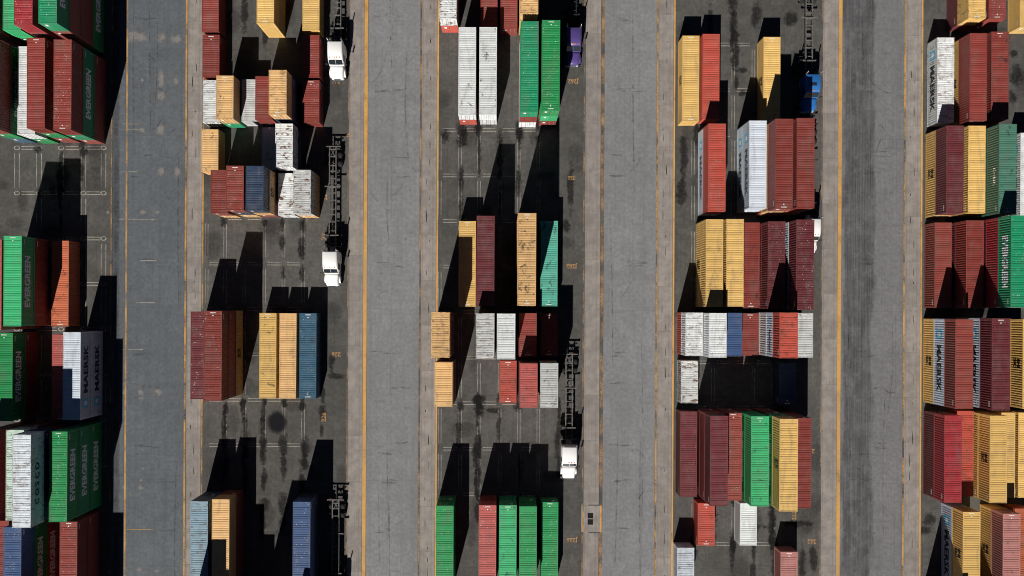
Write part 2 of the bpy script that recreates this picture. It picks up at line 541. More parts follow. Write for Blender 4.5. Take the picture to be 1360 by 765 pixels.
# ------------------------------------------------------------------ stains, scuffs and spills on the ground
bm = bmesh.new()
vq = [bm.verts.new(p) for p in ((-1, -1, 0), (1, -1, 0), (1, 1, 0), (-1, 1, 0))]
bm.faces.new(vq)
ST = {}
me0 = mesh('oil_stain', bm, [M_STAIN], False)
ST['stain'] = me0
for nm, mt in (('scuff', M_SCUFF), ('spill', M_PATCH), ('burn', M_BURN)):
    m2 = me0.copy(); m2.name = nm; m2.materials[0] = mt; ST[nm] = m2
NAMES = {'burn': 'soot_stain', 'stain': 'oil_stain', 'scuff': 'tyre_scuff', 'spill': 'concrete_spill'}
zc = [0]
def stain(kind, u, v, w, h, rot=0.0, parent=None):
    """Blotch centred on photo point (u, v), w x h photo pixels at ground scale."""
    x, y = px(u, v)
    zc[0] += 1
    base = 0.0076 if parent is None else 0.0072
    o = obj(NAMES[kind], ST[kind], parent or ground, (x, y, base + 0.00002 * (zc[0] % 90)), rot)
    o.scale = (w * H / F / 2 * 1.35, h * H / F / 2 * 1.35, 1)
    return o
rg = random.Random(11)
# drips along the bay lines
def drip_column(u, v0, v1, step=26, w=9, p=0.75):
    v = v0
    while v < v1:
        if rg.random() < p:
            stain('stain', u + rg.uniform(-2, 2), v + rg.uniform(-6, 6), w * rg.uniform(0.6, 1.4), step * rg.uniform(0.9, 1.9))
        v += step
for u in (299, 324.5, 351, 402.5):
    drip_column(u, 540, 650, 24, 8, 0.8)
for u in (376, 402):
    drip_column(u, 300, 380, 20, 9, 0.95)
drip_column(428, 530, 585, 20, 9, 0.9)
for u in (349, 376, 403):
    drip_column(u, 590, 700, 26, 11, 0.9)
for u in (611, 636, 663.5, 689):
    drip_column(u, 172, 290, 34, 7, 0.45)
    drip_column(u, 540, 660, 30, 7, 0.55)
drip_column(634, 545, 690, 22, 9, 0.95)
drip_column(741, 545, 630, 24, 7, 0.95)
for u in (974, 1000, 1027):
    drip_column(u, 665, 765, 24, 9, 0.8)
for u in (944, 974):
    drip_column(u, 0, 160, 28, 11, 0.55)
for u in (80, 110):
    drip_column(u, 200, 310, 30, 7, 0.7)
drip_column(1065, 660, 765, 30, 8, 0.6)
for u in (611, 636, 663.5, 689, 715):
    drip_column(u, 168, 190, 14, 12, 0.8)
    drip_column(u, 530, 548, 14, 11, 0.7)
for u in (51.8, 81.2, 110.8):
    drip_column(u, 192, 205, 12, 9, 0.8); drip_column(u, 252, 264, 12, 9, 0.8)
for u in (299, 324.5, 351, 376.5, 402.5):
    drip_column(u, 288, 300, 10, 9, 0.8); drip_column(u, 528, 545, 10, 10, 0.8)
for u in (920, 946.8, 973.8, 1000.6, 1027):
    drip_column(u, 715, 732, 12, 11, 0.8)
for a in ((591, 180, 14, 22), (617, 183, 12, 26), (1005, 20, 16, 40), (1050, 25, 20, 22), (976, 48, 13, 22), (978, 70, 9, 50), (978, 110, 8, 24),
          (987, 124, 13, 9), (985, 93, 16, 8), (1060, 695, 50, 10), (1080, 740, 12, 40), (940, 690, 30, 26), (1234, 690, 20, 18), (1230, 705, 24, 14),
          (1350, 100, 20, 30), (1345, 128, 14, 18), (1346, 72, 12, 10), (1000, 700, 40, 10), (1025, 690, 12, 60), (908, 205, 12, 70), (925, 180, 9, 50),
          (905, 255, 16, 40), (446, 500, 26, 9), (440, 480, 10, 30), (325, 15, 10, 60), (352, 50, 9, 30), (758, 250, 10, 70), (752, 300, 12, 20),
          (633, 600, 14, 26), (634, 640, 10, 60), (655, 545, 30, 8), (636, 532, 22, 16), (85, 235, 18, 40), (70, 250, 10, 30), (1290, 690, 14, 30)):
    stain('stain', *a)
stain('burn', 368, 561, 26, 30)
for k in range(150):       # general grime on the stacking ground
    u0, u1 = rg.choice(((0, 140), (272, 460), (584, 772), (898, 1088), (1228, 1360)))
    stain('scuff', rg.uniform(u0, u1), rg.uniform(0, 765), rg.uniform(8, 34), rg.uniform(8, 40))
for q in range(16):
    stain('scuff', 154, q * 50 + rg.uniform(-10, 10), 9, 70, 0, roads[0])
for a in ((176, 48, 26, 18), (188, 50, 16, 18), (215, 50, 16, 16), (234, 52, 15, 15), (214, 105, 9, 30), (214, 128, 13, 18), (234, 107, 8, 10), (189, 106, 6, 5),
          (213, 172, 14, 18), (189, 173, 8, 7), (189, 190, 4, 5), (213, 228, 11, 16), (235, 229, 10, 18), (189, 282, 9, 7), (209, 282, 7, 5), (167, 282, 6, 5),
          (143, 282, 5, 5), (187, 521, 9, 9), (210, 521, 10, 10), (187, 529, 9, 6), (187, 648, 10, 9), (187, 638, 4, 5), (185, 757, 9, 7), (208, 758, 8, 6),
          (165, 647, 6, 7), (190, 622, 4, 3), (165, 521, 8, 7)):
    stain('spill', *a, 0, roads[0])
    if a[2] > 8:
        stain('spill', a[0] + 1, a[1], a[2] * .8, a[3] * .8, 0, roads[0])

def skid(pts, w, road):
    # a tyre mark: a thin ribbon along photo points
    P = [Vector(px(u, v)) for u, v in pts]
    C = []
    for i in range(len(P) - 1):
        p0, p1, p2, p3 = P[max(i - 1, 0)], P[i], P[i + 1], P[min(i + 2, len(P) - 1)]
        for k in range(8):
            q = k / 8
            C.append(0.5 * ((2 * p1) + (p2 - p0) * q + (2 * p0 - 5 * p1 + 4 * p2 - p3) * q * q + (3 * p1 - p0 - 3 * p2 + p3) * q ** 3))
    C.append(P[-1])
    bm = bmesh.new()
    pr = None
    zc[0] += 1
    z = 0.0098 + 0.00002 * (zc[0] % 90)
    for i, c in enumerate(C):
        d = (C[min(i + 1, len(C) - 1)] - C[max(i - 1, 0)]).normalized()
        nrm = Vector((-d.y, d.x)) * w * (0.35 + 0.65 * math.sin(math.pi * (i + 0.5) / len(C))) / 2
        a, b = bm.verts.new((c.x + nrm.x, c.y + nrm.y, z)), bm.verts.new((c.x - nrm.x, c.y - nrm.y, z))
        if pr:
            bm.faces.new((pr[0], pr[1], b, a))
        pr = (a, b)
    obj('tyre_mark', mesh('tyre_mark', bm, [M_SKID]), road)
t_ = NT('tyre_rubber_mark')
g_ = t_.n('ShaderNodeNewGeometry').outputs['Position']
t_.base(alb(44, 43, 44), 0.85, 0.15)
t_.l(t_.math('MULTIPLY', t_.ramp(t_.noise(g_, 0.7, 4, 0.7), 0.40, 0.65), t_.ramp(t_.noise(g_, 4.0, 4, 0.8), 0.35, 0.65, 0.10, 0.45)), t_.p.inputs['Alpha'])
M_SKID = t_.m
skid(((515, 62), (510, 82), (503, 100), (494, 110)), 0.22, roads[1])
skid(((490, 250), (497, 262), (506, 272), (520, 282)), 0.20, roads[1])
skid(((1150, 92), (1160, 112), (1176, 122), (1199, 128)), 0.20, roads[3])
skid(((1160, 212), (1166, 195), (1170, 184)), 0.25, roads[3])
ru = random.Random(23)
for k, (u0, u1) in enumerate(((172, 243), (490, 555), (804, 868), (1122, 1196))):
    for q in range(5):                  # long faint wheel tracks
        u = ru.uniform(u0 + 4, u1 - 4); v0 = ru.uniform(-60, 650); ln = ru.uniform(70, 260)
        skid(((u, v0), (u + ru.uniform(-3, 3), v0 + ln * .5), (u + ru.uniform(-5, 5), v0 + ln)), ru.uniform(0.15, 0.26), roads[k])
    for q in range(7):                  # turning scrubs
        u = ru.uniform(u0 + 10, u1 - 18); v0 = ru.uniform(10, 750); s_ = ru.choice((-1, 1))
        skid(((u, v0), (u + 7, v0 + s_ * ru.uniform(3, 9)), (u + 16, v0 + s_ * ru.uniform(6, 22))), ru.uniform(0.14, 0.26), roads[k])
    for q in range(26):                 # cross scrubs where gantry wheels turn: clusters of short strokes
        vv = (24, 120, 205, 232, 345, 352, 470, 512, 590, 600, 640, 705)[q % 12] + ru.uniform(-4, 4)
        u = ru.uniform(u0 + 2, u0 + (u1 - u0) * .55)
        skid(((u, vv), (u + ru.uniform(5, 12), vv + ru.uniform(-1.5, 1.5)), (u + ru.uniform(14, 28), vv + ru.uniform(-2, 2))), ru.uniform(0.12, 0.30), roads[k])

# painted bay numbers (upside down as seen from the lane side)
def text_mesh(body, size, extrude=0.0, bold=0.0, spacing=1.0):
    cu = bpy.data.curves.new('txt', 'FONT')
    cu.body = body
    cu.size = size
    cu.align_x = 'CENTER'
    cu.align_y = 'CENTER'
    cu.offset = bold
    cu.space_character = spacing
    cu.resolution_u = 2
    cu.fill_mode = 'FRONT' if extrude == 0 else 'BOTH'
    cu.extrude = extrude
    o = bpy.data.objects.new('txt', cu)
    COL.objects.link(o)
    dg = bpy.context.evaluated_depsgraph_get()
    me = bpy.data.meshes.new_from_object(o.evaluated_get(dg))
    bpy.data.objects.remove(o, do_unlink=True)
    bpy.data.curves.remove(cu)
    return me
def number(body, u, v, rot, size=0.88):
    me = text_mesh(body, size, 0, 0.022)
    me.materials.clear(); me.materials.append(M_NUM)
    x, y = px(u, v)
    obj('bay_number', me, ground, (x, y, 0.0215), rot)
number('216', 445.8, 107.8, math.pi); number('226', 446.5, 470.5, math.pi); number('226', 430.2, 554, math.pi / 2, 0.9)
number('J262', 761, 108, math.pi); number('222', 759, 236.5, math.pi, 0.7); number('J282', 759, 353.5, math.pi); number('J226', 759.5, 717, math.pi)
number('222', 1078, 719, math.pi); number('2', 1080, 599, math.pi, 0.9); number('222', 1055, 685, math.pi / 2, 0.8)
number('22', 432, 262, math.pi / 2, 0.9); number('22', 430.5, 314, math.pi / 2, 1.0); number('12', 462.5, 180, math.pi / 2, 0.6)

# drain with grate let into the runway
gx0, gy0 = px(786, 689)
dr = thing('drain_cover', 'concrete drain pad with two black square grates between orange lines', 'drain', (gx0, gy0, 0.012))
bm = bmesh.new(); box(bm, -1.55, 1.40, -1.95, 1.95, 0, 0.012)
obj('pad', mesh('pad', bm, [M_CONC]), dr)
bm = bmesh.new()
for s in (-1, 1):
    box(bm, -0.62, 0.18, s * 0.46 - 0.40, s * 0.46 + 0.40, 0.012, 0.016)
obj('pit', mesh('pit', bm, [M_GRAVE]), dr)
gbm = bmesh.new()
for q in range(6):
    box(gbm, -0.62, 0.18, -0.33 + q * 0.13, -0.30 + q * 0.13, 0.016, 0.022)
gme = mesh('grate', gbm, [plain('rusted_grate', (0.03, 0.027, 0.025), 0.7)])
for s in (-1, 1):
    obj('grate', gme, dr, (0, s * 0.46, 0))
for x_, m_ in ((-1.25, M_LINE_MID), (1.30, M_LINE)):
    bm = bmesh.new(); box(bm, x_ - 0.12, x_ + 0.12, -1.95, 1.95, 0.012, 0.0155)
    obj('painted_edge', mesh('painted_edge', bm, [m_]), dr)
for s in (-1, 1):
    bm = bmesh.new()
    pts = [(-0.5 + 0.16 * k, s * 2.0 + (0.10 * math.sin(k * 1.9) if s < 0 else 0.02 * math.sin(k * 3)), 0.013) for k in range(11)]
    for a, b in zip(pts[:-1], pts[1:]):
        f = [bm.verts.new(p) for p in ((a[0], a[1] - .05, .014), (b[0], b[1] - .05, .014), (b[0], b[1] + .05, .014), (a[0], a[1] + .05, .014))]
        bm.faces.new(f)
    obj('crack', mesh('crack', bm, [M_GRAVE]), dr)

# ------------------------------------------------------------------ shipping containers
W = 2.438
FT = {40: 12.192, 20: 6.058}
PITCH, DEP = 0.325, 0.072

def profile(t, start, end):
    """Depth (0 = outer crest) of the wall corrugation at position t."""
    if t < start or t > end:
        return 0.0
    q = (t - start) % PITCH
    a, b, c = 0.095, 0.050, 0.130
    if q < a: return 0.0
    if q < a + b: return -DEP * (q - a) / b
    if q < a + b + c: return -DEP
    return -DEP * (1 - (q - a - b - c) / b)

def breaks(s, e):
    n = int((e - s) / PITCH)
    st = s + ((e - s) - n * PITCH) / 2
    pts = [s]
    for k in range(n):
        for d in (0.0, 0.095, 0.145, 0.275):
            pts.append(st + k * PITCH + d)
    pts += [st + n * PITCH, e]
    return pts, st, st + n * PITCH

CM = {}
def container_meshes(ft, h):
    key = (ft, round(h, 2))
    if key in CM:
        return CM[key]
    L = FT[ft]
    hw, hl = W / 2, L / 2
    d = {}
    # frame
    bm = bmesh.new()
    for sx in (-1, 1):
        for sy in (-1, 1):
            cx, cy = sx * (hw - 0.07), sy * (hl - 0.07)
            box(bm, cx - 0.06, cx + 0.06, cy - 0.06, cy + 0.06, 0.10, h - 0.10)
            for z0, z1 in ((0.0, 0.118), (h - 0.118, h)):
                ax0, ax1 = sorted((sx * hw, sx * (hw - 0.162)))
                ay0, ay1 = sorted((sy * hl, sy * (hl - 0.178)))
                box(bm, ax0, ax1, ay0, ay1, z0, z1)
        a0, a1 = sorted((sx * (hw - 0.003), sx * (hw - 0.075)))
        box(bm, a0, a1, -hl + 0.17, hl - 0.17, h - 0.085, h - 0.012)
        box(bm, a0, a1, -hl + 0.17, hl - 0.17, 0.03, 0.19)
    for sy in (-1, 1):
        b0, b1 = sorted((sy * (hl - 0.003), sy * (hl - 0.09)))
        box(bm, -hw + 0.16, hw - 0.16, b0, b1, h - 0.12, h - 0.010)
        box(bm, -hw + 0.16, hw - 0.16, b0, b1, 0.03, 0.19)
    box(bm, -hw + 0.09, hw - 0.09, -hl + 0.1, hl - 0.1, 0.12, 0.16)
    d['frame'] = mesh('frame', bm, [paint('R')])
    # roof: pressed corrugations across the box, flat plates at the ends
    bm = bmesh.new()
    z = h - 0.034
    xs = (-hw + 0.070, -hw + 0.16, hw - 0.16, hw - 0.070)
    pitch = 0.31
    e0 = 0.42
    n = int((L - 2 * e0) / pitch)
    st = -n * pitch / 2
    prof = [(-hl + 0.085, 0)]
    for k in range(n):
        y0 = st + k * pitch
        prof += [(y0, 0), (y0 + 0.030, -0.034), (y0 + 0.105, -0.034), (y0 + 0.135, 0)]
    prof.append((hl - 0.085, 0))
    rows = []
    for y, dz in prof:
        rows.append([bm.verts.new((xs[0], y, z)), bm.verts.new((xs[1], y, z + dz)), bm.verts.new((xs[2], y, z + dz)), bm.verts.new((xs[3], y, z))])
    for a, b in zip(rows[:-1], rows[1:]):
        for i in range(3):
            bm.faces.new((a[i], a[i + 1], b[i + 1], b[i]))
    d['roof_plain'] = mesh('roof', bm.copy(), [paint('R'), M_WHITE], False)
    bm1 = bm.copy()
    for sy in (-1, 1):                          # stencilled code strip and dot on the end plates
        rr = random.Random(ft + sy)
        x = -0.36
        while x < 0.34:
            w = rr.uniform(0.05, 0.10)
            yy = sy * (hl - 0.24)
            q = [bm.verts.new(p) for p in ((x, yy - 0.055, z + 0.004), (x + w, yy - 0.055, z + 0.004), (x + w, yy + 0.055, z + 0.004), (x, yy + 0.055, z + 0.004))]
            bm.faces.new(q).material_index = 1
            x += w + 0.018
        yy = sy * (hl - 0.62)
        q = [bm.verts.new((math.cos(i * math.pi / 4) * 0.085, yy + math.sin(i * math.pi / 4) * 0.085, z + 0.004)) for i in range(8)]
        bm.faces.new(q).material_index = 1
        if sy == -1:
            d['roof_one'] = mesh('roof', bm.copy(), [paint('R'), M_WHITE], False)
    bm1.free()
    d['roof'] = mesh('roof', bm, [paint('R'), M_WHITE], False)
    # side wall (east side; the west side is the same turned round)
    pts, s, e = breaks(-hl + 0.13, hl - 0.13)
    def side(code):
        bm = bmesh.new()
        lo, hi = 0.188, h - 0.080
        pr = None
        for y in pts:
            x = hw - 0.008 + profile(y, s, e - 1e-6)
            a, b = bm.verts.new((x, y, lo)), bm.verts.new((x, y, hi))
            if pr:
                bm.faces.new((pr[0], a, b, pr[1]))
            pr = (a, b)
        if code:
            yy = hl - 1.15
            for k in range(6):
                q = [bm.verts.new(p) for p in ((hw - 0.004, yy + 0.13 * k, h - 0.62), (hw - 0.004, yy + 0.13 * k + 0.085, h - 0.62),
                                               (hw - 0.004, yy + 0.13 * k + 0.085, h - 0.46), (hw - 0.004, yy + 0.13 * k, h - 0.46))]
                bm.faces.new(q).material_index = 1
        return mesh('side_wall', bm, [paint('R'), M_WHITE], False)
    d['side'] = side(True)
    d['span'] = (s, e)
    # front wall (south end)
    p2, s2, e2 = breaks(-hw + 0.13, hw - 0.13)
    bm = bmesh.new()
    pr = None
    for x in p2:
        y = -hl + 0.010 - profile(x, s2, e2 - 1e-6)
        a, b = bm.verts.new((x, y, 0.188)), bm.verts.new((x, y, h - 0.118))
        if pr:
            bm.faces.new((pr[0], a, b, pr[1]))
        pr = (a, b)
    d['front'] = mesh('front_wall', bm, [paint('R')], False)
    # one door leaf (north end) with recessed panel ribs, locking bars, hinges and a label plate
    def door(plate):
      bm = bmesh.new()
      box(bm, 0.012, hw - 0.132, hl - 0.062, hl - 0.016, 0.192, h - 0.122)
      for k in range(4):
        zz = 0.30 + (h - 0.75) / 4 * (k + 0.5)
        box(bm, 0.10, hw - 0.22, hl - 0.0165, hl - 0.0045, zz - (h - 0.75) / 11, zz + (h - 0.75) / 11)
      for bx in (0.28, 0.84):
        cyl(bm, (bx, hl - 0.001 + 0.016, h / 2), 'z', 0.018, h - 0.30, 8, 1)
        for zz in (0.22, h * 0.36, h * 0.66, h - 0.17):
            box(bm, bx - 0.05, bx + 0.05, hl - 0.004, hl + 0.030, zz - 0.03, zz + 0.03, 1)
      if plate:
        box(bm, 0.40, 0.74, hl - 0.0040, hl + 0.004, h * 0.62, h * 0.80, 2)
      return mesh('door', bm, [paint('R'), M_GALV, M_WHITE])
    d['door'] = door(True)
    d['door2'] = door(False)
    CM[key] = d
    return d

LET = {}
def lettering(kind, ft, h):
    key = (kind, ft, round(h, 2))
    if key in LET:
        return LET[key]
    d = container_meshes(ft, h)
    L = FT[ft]
    s, e = d['span']
    parts = []
    if kind == 'E':
        parts.append(('EVERGREEN', 1.25, 0.05, 7.0, 1.22, 0.0, h * 0.53, M_WHITEINK))
    elif kind == 'K':
        parts.append(('MAERSK', 1.25, 0.05, 6.7 if ft == 40 else 3.2, 1.15 if ft == 40 else 0.7, 0.9, h * 0.50, M_NAVYINK))
    elif kind == 'S':
        parts.append(('M', 1.0, 0.06, 1.25, 0.62, 0.0, h * 0.50 + 0.40, M_BLACKINK))
        parts.append(('SC', 1.0, 0.06, 1.35, 0.62, 0.0, h * 0.50 - 0.32, M_BLACKINK))
    elif kind == 'O':
        parts.append(('C O S C O', 1.2, 0.05, 5.6, 0.95, -0.6, h * 0.50, M_NAVYINK))
    elif kind == 'H':
        parts.append(('CHINA', 0.7, 0.02, 2.4, 0.50, 0.9, h * 0.62, M_WHITEINK))
    out = []
    bks, _, _ = breaks(-L / 2 + 0.13, L / 2 - 0.13)
    def wrap(bm, mat):
        for y in bks:
            bmesh.ops.bisect_plane(bm, geom=bm.verts[:] + bm.edges[:] + bm.faces[:], plane_co=(0, y, 0), plane_no=(0, 1, 0))
        for v in bm.verts:
            v.co.x = W / 2 - 0.008 + profile(v.co.y, s, e - 1e-6) + 0.005
        me = bpy.data.meshes.new('lettering')
        bmesh.ops.triangulate(bm, faces=bm.faces)
        for f in bm.faces:
            f.normal_update()
            if f.normal.x < 0:
                f.normal_flip()
        bm.to_mesh(me); bm.free()
        me.materials.append(mat)
        return me
    for body, size, bold, ln, ht, yc, zc_, mat in parts:
        tm = text_mesh(body, size, 0, bold)
        xs = [v.co.x for v in tm.vertices]; ys = [v.co.y for v in tm.vertices]
        kx, ky = ln / (max(xs) - min(xs)), ht / (max(ys) - min(ys))
        cx, cy = (max(xs) + min(xs)) / 2, (max(ys) + min(ys)) / 2
        bm = bmesh.new(); bm.from_mesh(tm)
        for v in bm.verts:
            v.co = Vector((0, yc + (v.co.x - cx) * kx, zc_ + (v.co.y - cy) * ky))
        out.append(('lettering', wrap(bm, mat)))
        bpy.data.meshes.remove(tm)
    if kind == 'K':
        yc, zc_ = (-3.9 if ft == 40 else -1.9), h * 0.5
        r = 0.68 if ft == 40 else 0.45
        bm = bmesh.new()
        q = [bm.verts.new((0, yc + a * r, zc_ + b * r)) for a, b in ((-1, -1), (1, -1), (1, 1), (-1, 1))]
        bm.faces.new(q)
        me = wrap(bm, M_SKYBLUE)
        for v in me.vertices: v.co.x -= 0.002
        out.append(('emblem', me))
        bm = bmesh.new()
        c = bm.verts.new((0, yc, zc_))
        ring = [bm.verts.new((0, yc + math.cos(i * math.pi / 7) * r * (0.80 if i % 2 else 0.34), zc_ + math.sin(i * math.pi / 7) * r * (0.80 if i % 2 else 0.34))) for i in range(14)]
        for i in range(14):
            bm.faces.new((c, ring[i], ring[(i + 1) % 14]))
        out.append(('star', wrap(bm, M_WHITEINK)))
    LET[key] = out
    return out

def set_mat(o, mat):
    o.material_slots[0].link = 'OBJECT'
    o.material_slots[0].material = mat

# Stack list: block, row, (roof left, right, top, bottom in the photo; None = hidden), length, boxes bottom>top, box height
# box: colour[:lettering][+flags]   flags s = speckled roof, r = rusty, d = dark stains, R = very rusty
STACKS = []
def S(block, row, xl, xr, yt, yb, ft, boxes, h=None):
    STACKS.append((block, row, xl, xr, yt, yb, ft, boxes, h))
N = None
# --- block 0
S(0, 'a', 51.6, 75.2, N, 30.7, 40, 'G:E|B|B|GT:E+s'); S(0, 'a', 19.6, 42.5, N, 32.7, 40, 'R|B|R|C+s'); S(0, 'a', 4, 27.8, N, 39.9, 40, 'R|G|GL')
S(0, 'a', -28, -4, N, 40, 40, 'B|R|B')
S(0, 'b', 71.2, 94.4, 54.2, 170.8, 40, 'B|GT:E|R+s'); S(0, 'b', 36, 59, 52.3, 168.4, 40, 'B|G|R'); S(0, 'b', 23.3, 46.5, 63.4, 176.5, 40, 'G|W+d')
S(0, 'b', -28, -4, N, 171, 40, 'SB|G:E|R')
S(0, 'd', 4.6, 28.3, 315.3, 431.4, 40, 'M|R|GL:E'); S(0, 'd', 68.3, 91, 321.5, 431.5, 40, 'OR+d'); S(0, 'd', -22, 1.8, 318, N, 40, 'B|R|P')
S(0, 'e', -7, 16.4, 442.5, N, 40, 'R|G:E'); S(0, 'e', 68.6, 91.6, 444.5, N, 40, 'P'); S(0, 'e', 83.4, 106.6, 442.3, 557, 40, 'WM:K|WM:K')
S(0, 'f', 7.6, 31.5, 572.4, 689.8, 40, 'B|R|PW+r'); S(0, 'f', 16.2, 40.6, 578.5, 700, 40, 'NV|M|NV|CO:O+r'); S(0, 'f', 65.2, 89, 574.4, 692.2, 40, 'G:E|GT:E|G:E+s')
S(0, 'f', -29, -5, 573, N, 40, 'R|M|C')
S(0, 'g', 4.6, 27.2, 700.5, N, 40, 'B:E|G:E|BL+s'); S(0, 'g', 79, 102.2, 693, N, 40, 'B|R+s'); S(0, 'g', -12, 11.3, 691.8, N, 40, 'M|R')
S(0, 'h', 4, 28, 826, N, 40, 'R|B|G'); S(0, 'h', 66, 90, 824, N, 40, 'R|G|B')
# --- block 1
S(1, 'a', 268, 290.7, N, 41.9, 40, 'R'); S(1, 'a', 340.7, 364.3, N, 30.9, 40, 'Y|Y'); S(1, 'a', 401.6, 424.6, N, 40.6, 40, 'Y')
S(1, 'b', 268.7, 291.4, 45.8, 102.6, 20, 'R'); S(1, 'b', 401.6, 423.8, 46.3, 102.8, 20, 'R')
S(1, 'c', 269.3, 291.8, 106.7, 162.4, 20, 'W+r'); S(1, 'c', 286.9, 310, 101.3, 157, 20, 'GT|T+d'); S(1, 'c', 321, 343.5, 106, 161, 20, 'WG')
S(1, 'c', 339, 362, 101.5, 158.6, 20, 'NV|R+r'); S(1, 'c', 357.1, 380.3, 94, 150.8, 20, 'M|NV|T+r'); S(1, 'c', 401.8, 423.8, 107.2, 162, 20, 'R+s')
S(1, 'd', 267.4, 289.8, 171, 228.6, 20, 'T+d'); S(1, 'd', 347.6, 370, 168.7, 225, 20, 'GB+d'); S(1, 'd', 365.5, 388.7, 164, 222, 20, 'NV|W+R')
S(1, 'e', 280, 302.6, 226, 283, 20, 'T|R+r'); S(1, 'e', 299.9, 323.8, 220.7, 278.5, 20, 'T|NV|R+r'); S(1, 'e', 326.2, 350, 220.7, 279, 20, 'B|T:S|NV+d')
S(1, 'e', 369.6, 392, 230, 286, 20, 'W+R'); S(1, 'e', 389.5, 412.7, 226, 282.8, 20, 'T|WG+R')
S(1, 'f', 252.9, 276.3, 414, 529.9, 40, 'B|M+s'); S(1, 'f', 270.6, 294.2, 413.8, 531.8, 40, 'Y:S|B|R+s'); S(1, 'f', 343.8, 367.4, 415.8, 529.2, 40, 'Y+d')
S(1, 'f', 370.6, 393.6, 416, 529.6, 40, 'T'); S(1, 'f', 396.9, 420.6, 416.2, 529.2, 40, 'SB+s')
S(1, 'g', 252.6, 275.6, 665.7, N, 40, 'SB|GB+r'); S(1, 'g', 281, 304.5, 663.2, N, 40, 'B|T'); S(1, 'g', 388.6, 412, 666.6, N, 40, 'NV|BL+s');
S(1, 'h', 237.5, 261.5, 812, N, 40, 'R|B|Y|R'); S(1, 'h', 270, 294, 804, N, 40, 'B|Y|R'); S(1, 'h', 306.5, 330, 799, N, 40, 'R|G'); S(1, 'h', 316.6, 341.3, 819, N, 40, 'Y|R|B|M'); S(1, 'h', 387, 411, 802, N, 40, 'R|B|Y')
# --- block 2
S(2, 'a', 583, 607, N, 24.2, 40, 'O|W+R'); S(2, 'a', 638.2, 661, N, 37.6, 40, 'R'); S(2, 'a', 664.5, 687.5, N, 37.9, 40, 'R'); S(2, 'a', 691.2, 715.2, N, 17.2, 40, 'Y|Y|T+r')
S(2, 'b', 608.6, 632.2, 36.8, 151.6, 40, 'O|W+d'); S(2, 'b', 636.3, 659.9, 36.6, 151.8, 40, 'WG|W+d'); S(2, 'b', 691.2, 715.2, 29.4, 147, 40, 'W|R|GT+s', 2.9); S(2, 'b', 719.5, 743.7, 28.2, 145, 40, 'R|GL|G+s', 2.9)
S(2, 'd', 609, 632, 293.8, 407, 40, 'Y'); S(2, 'd', 632.6, 656.8, 286.3, 406.6, 40, 'R|M|M'); S(2, 'd', 687.3, 712.2, 282.9, 406, 40, 'R|B|Y|T+d'); S(2, 'd', 718, 740.6, 293, 407, 40, 'TL+d')
S(2, 'e', 572.6, 597.1, 414.8, 474.8, 20, 'B|NV|R|T+r'); S(2, 'e', 632.4, 656.4, 416.6, 476.4, 20, 'R|B|W|WG+r'); S(2, 'e', 660, 684.3, 417, 476.8, 20, 'NV|R|WG|W+d')
S(2, 'e', 689.4, 712.7, 416, 473.6, 20, 'B|R'); S(2, 'e', 718, 740.6, 416, 473, 20, 'R')
S(2, 'f', 577, 601.1, 481.5, 540.2, 20, 'R|NV|T'); S(2, 'f', 663.2, 686.2, 478.6, 535.8, 20, 'O+dr'); S(2, 'f', 690, 714.2, 482.6, 541.4, 20, 'B|NV|P+r'); S(2, 'f', 717.4, 741.4, 482.5, 541.4, 20, 'R|T|WG+d')
S(2, 'h', 579, 602.2, 671.7, N, 40, 'G|G+s'); S(2, 'h', 635.2, 659.4, 671, N, 40, 'R|P+s'); S(2, 'h', 662.5, 686, 671.2, N, 40, 'GT|GL+d'); S(2, 'h', 689.4, 713, 672.6, N, 40, 'G|G'); S(2, 'h', 718.6, 741.2, 667, N, 40, 'G+s')
# --- block 3
S(3, 'a', 905.4, 929.6, 47, 161, 40, 'Y:S'); S(3, 'a', 932.2, 956.4, 45, N, 40, 'O'); S(3, 'a', 1013.6, 1036.8, 49, N, 40, 'Y:S')
S(3, 'b', 940.6, 964, 164.6, 280, 40, 'WM:K|O+s'); S(3, 'b', 994.7, 1018.5, 161, 275.6, 40, 'WM:K|WM:K'); S(3, 'b', 1029.4, 1053.6, 158.2, 276.8, 40, 'OR|T|R'); S(3, 'b', 1057.8, 1082.2, 157, 276, 40, 'T|OR|R')
S(3, 'c', 937.2, 960.8, 291.5, 407.4, 40, 'Y:S|Y'); S(3, 'c', 964.5, 988, 290.8, 407.4, 40, 'Y|Y'); S(3, 'c', 986, 1009.2, 295, 409.4, 40, 'R+d'); S(3, 'c', 1019.5, 1043.2, 294, 410.4, 40, 'R|M'); S(3, 'c', 1057.5, 1081.4, 292.4, 410.6, 40, 'R|WM:K|M+s')
S(3, 'd', 911.4, 935.2, 415.3, 472.6, 20, 'O|W+r'); S(3, 'd', 940, 963.9, 415.9, 474.8, 20, 'NV|WG|W+d'); S(3, 'd', 962.4, 985.8, 416, 472.8, 20, 'B|BL'); S(3, 'd', 985.4, 1008.6, 416, 472.6, 20, 'R')
S(3, 'd', 1035, 1059, 415.4, 475.6, 20, 'W|WG|WM:K|O+r'); S(3, 'd', 1056, 1080.2, 416, 474.8, 20, 'R|NV|WG+d')
S(3, 'e', 904.4, 927.3, 479, 535.8, 20, 'WG+R'); S(3, 'e', 1034.4, 1057.4, 482, 538, 20, 'NV')
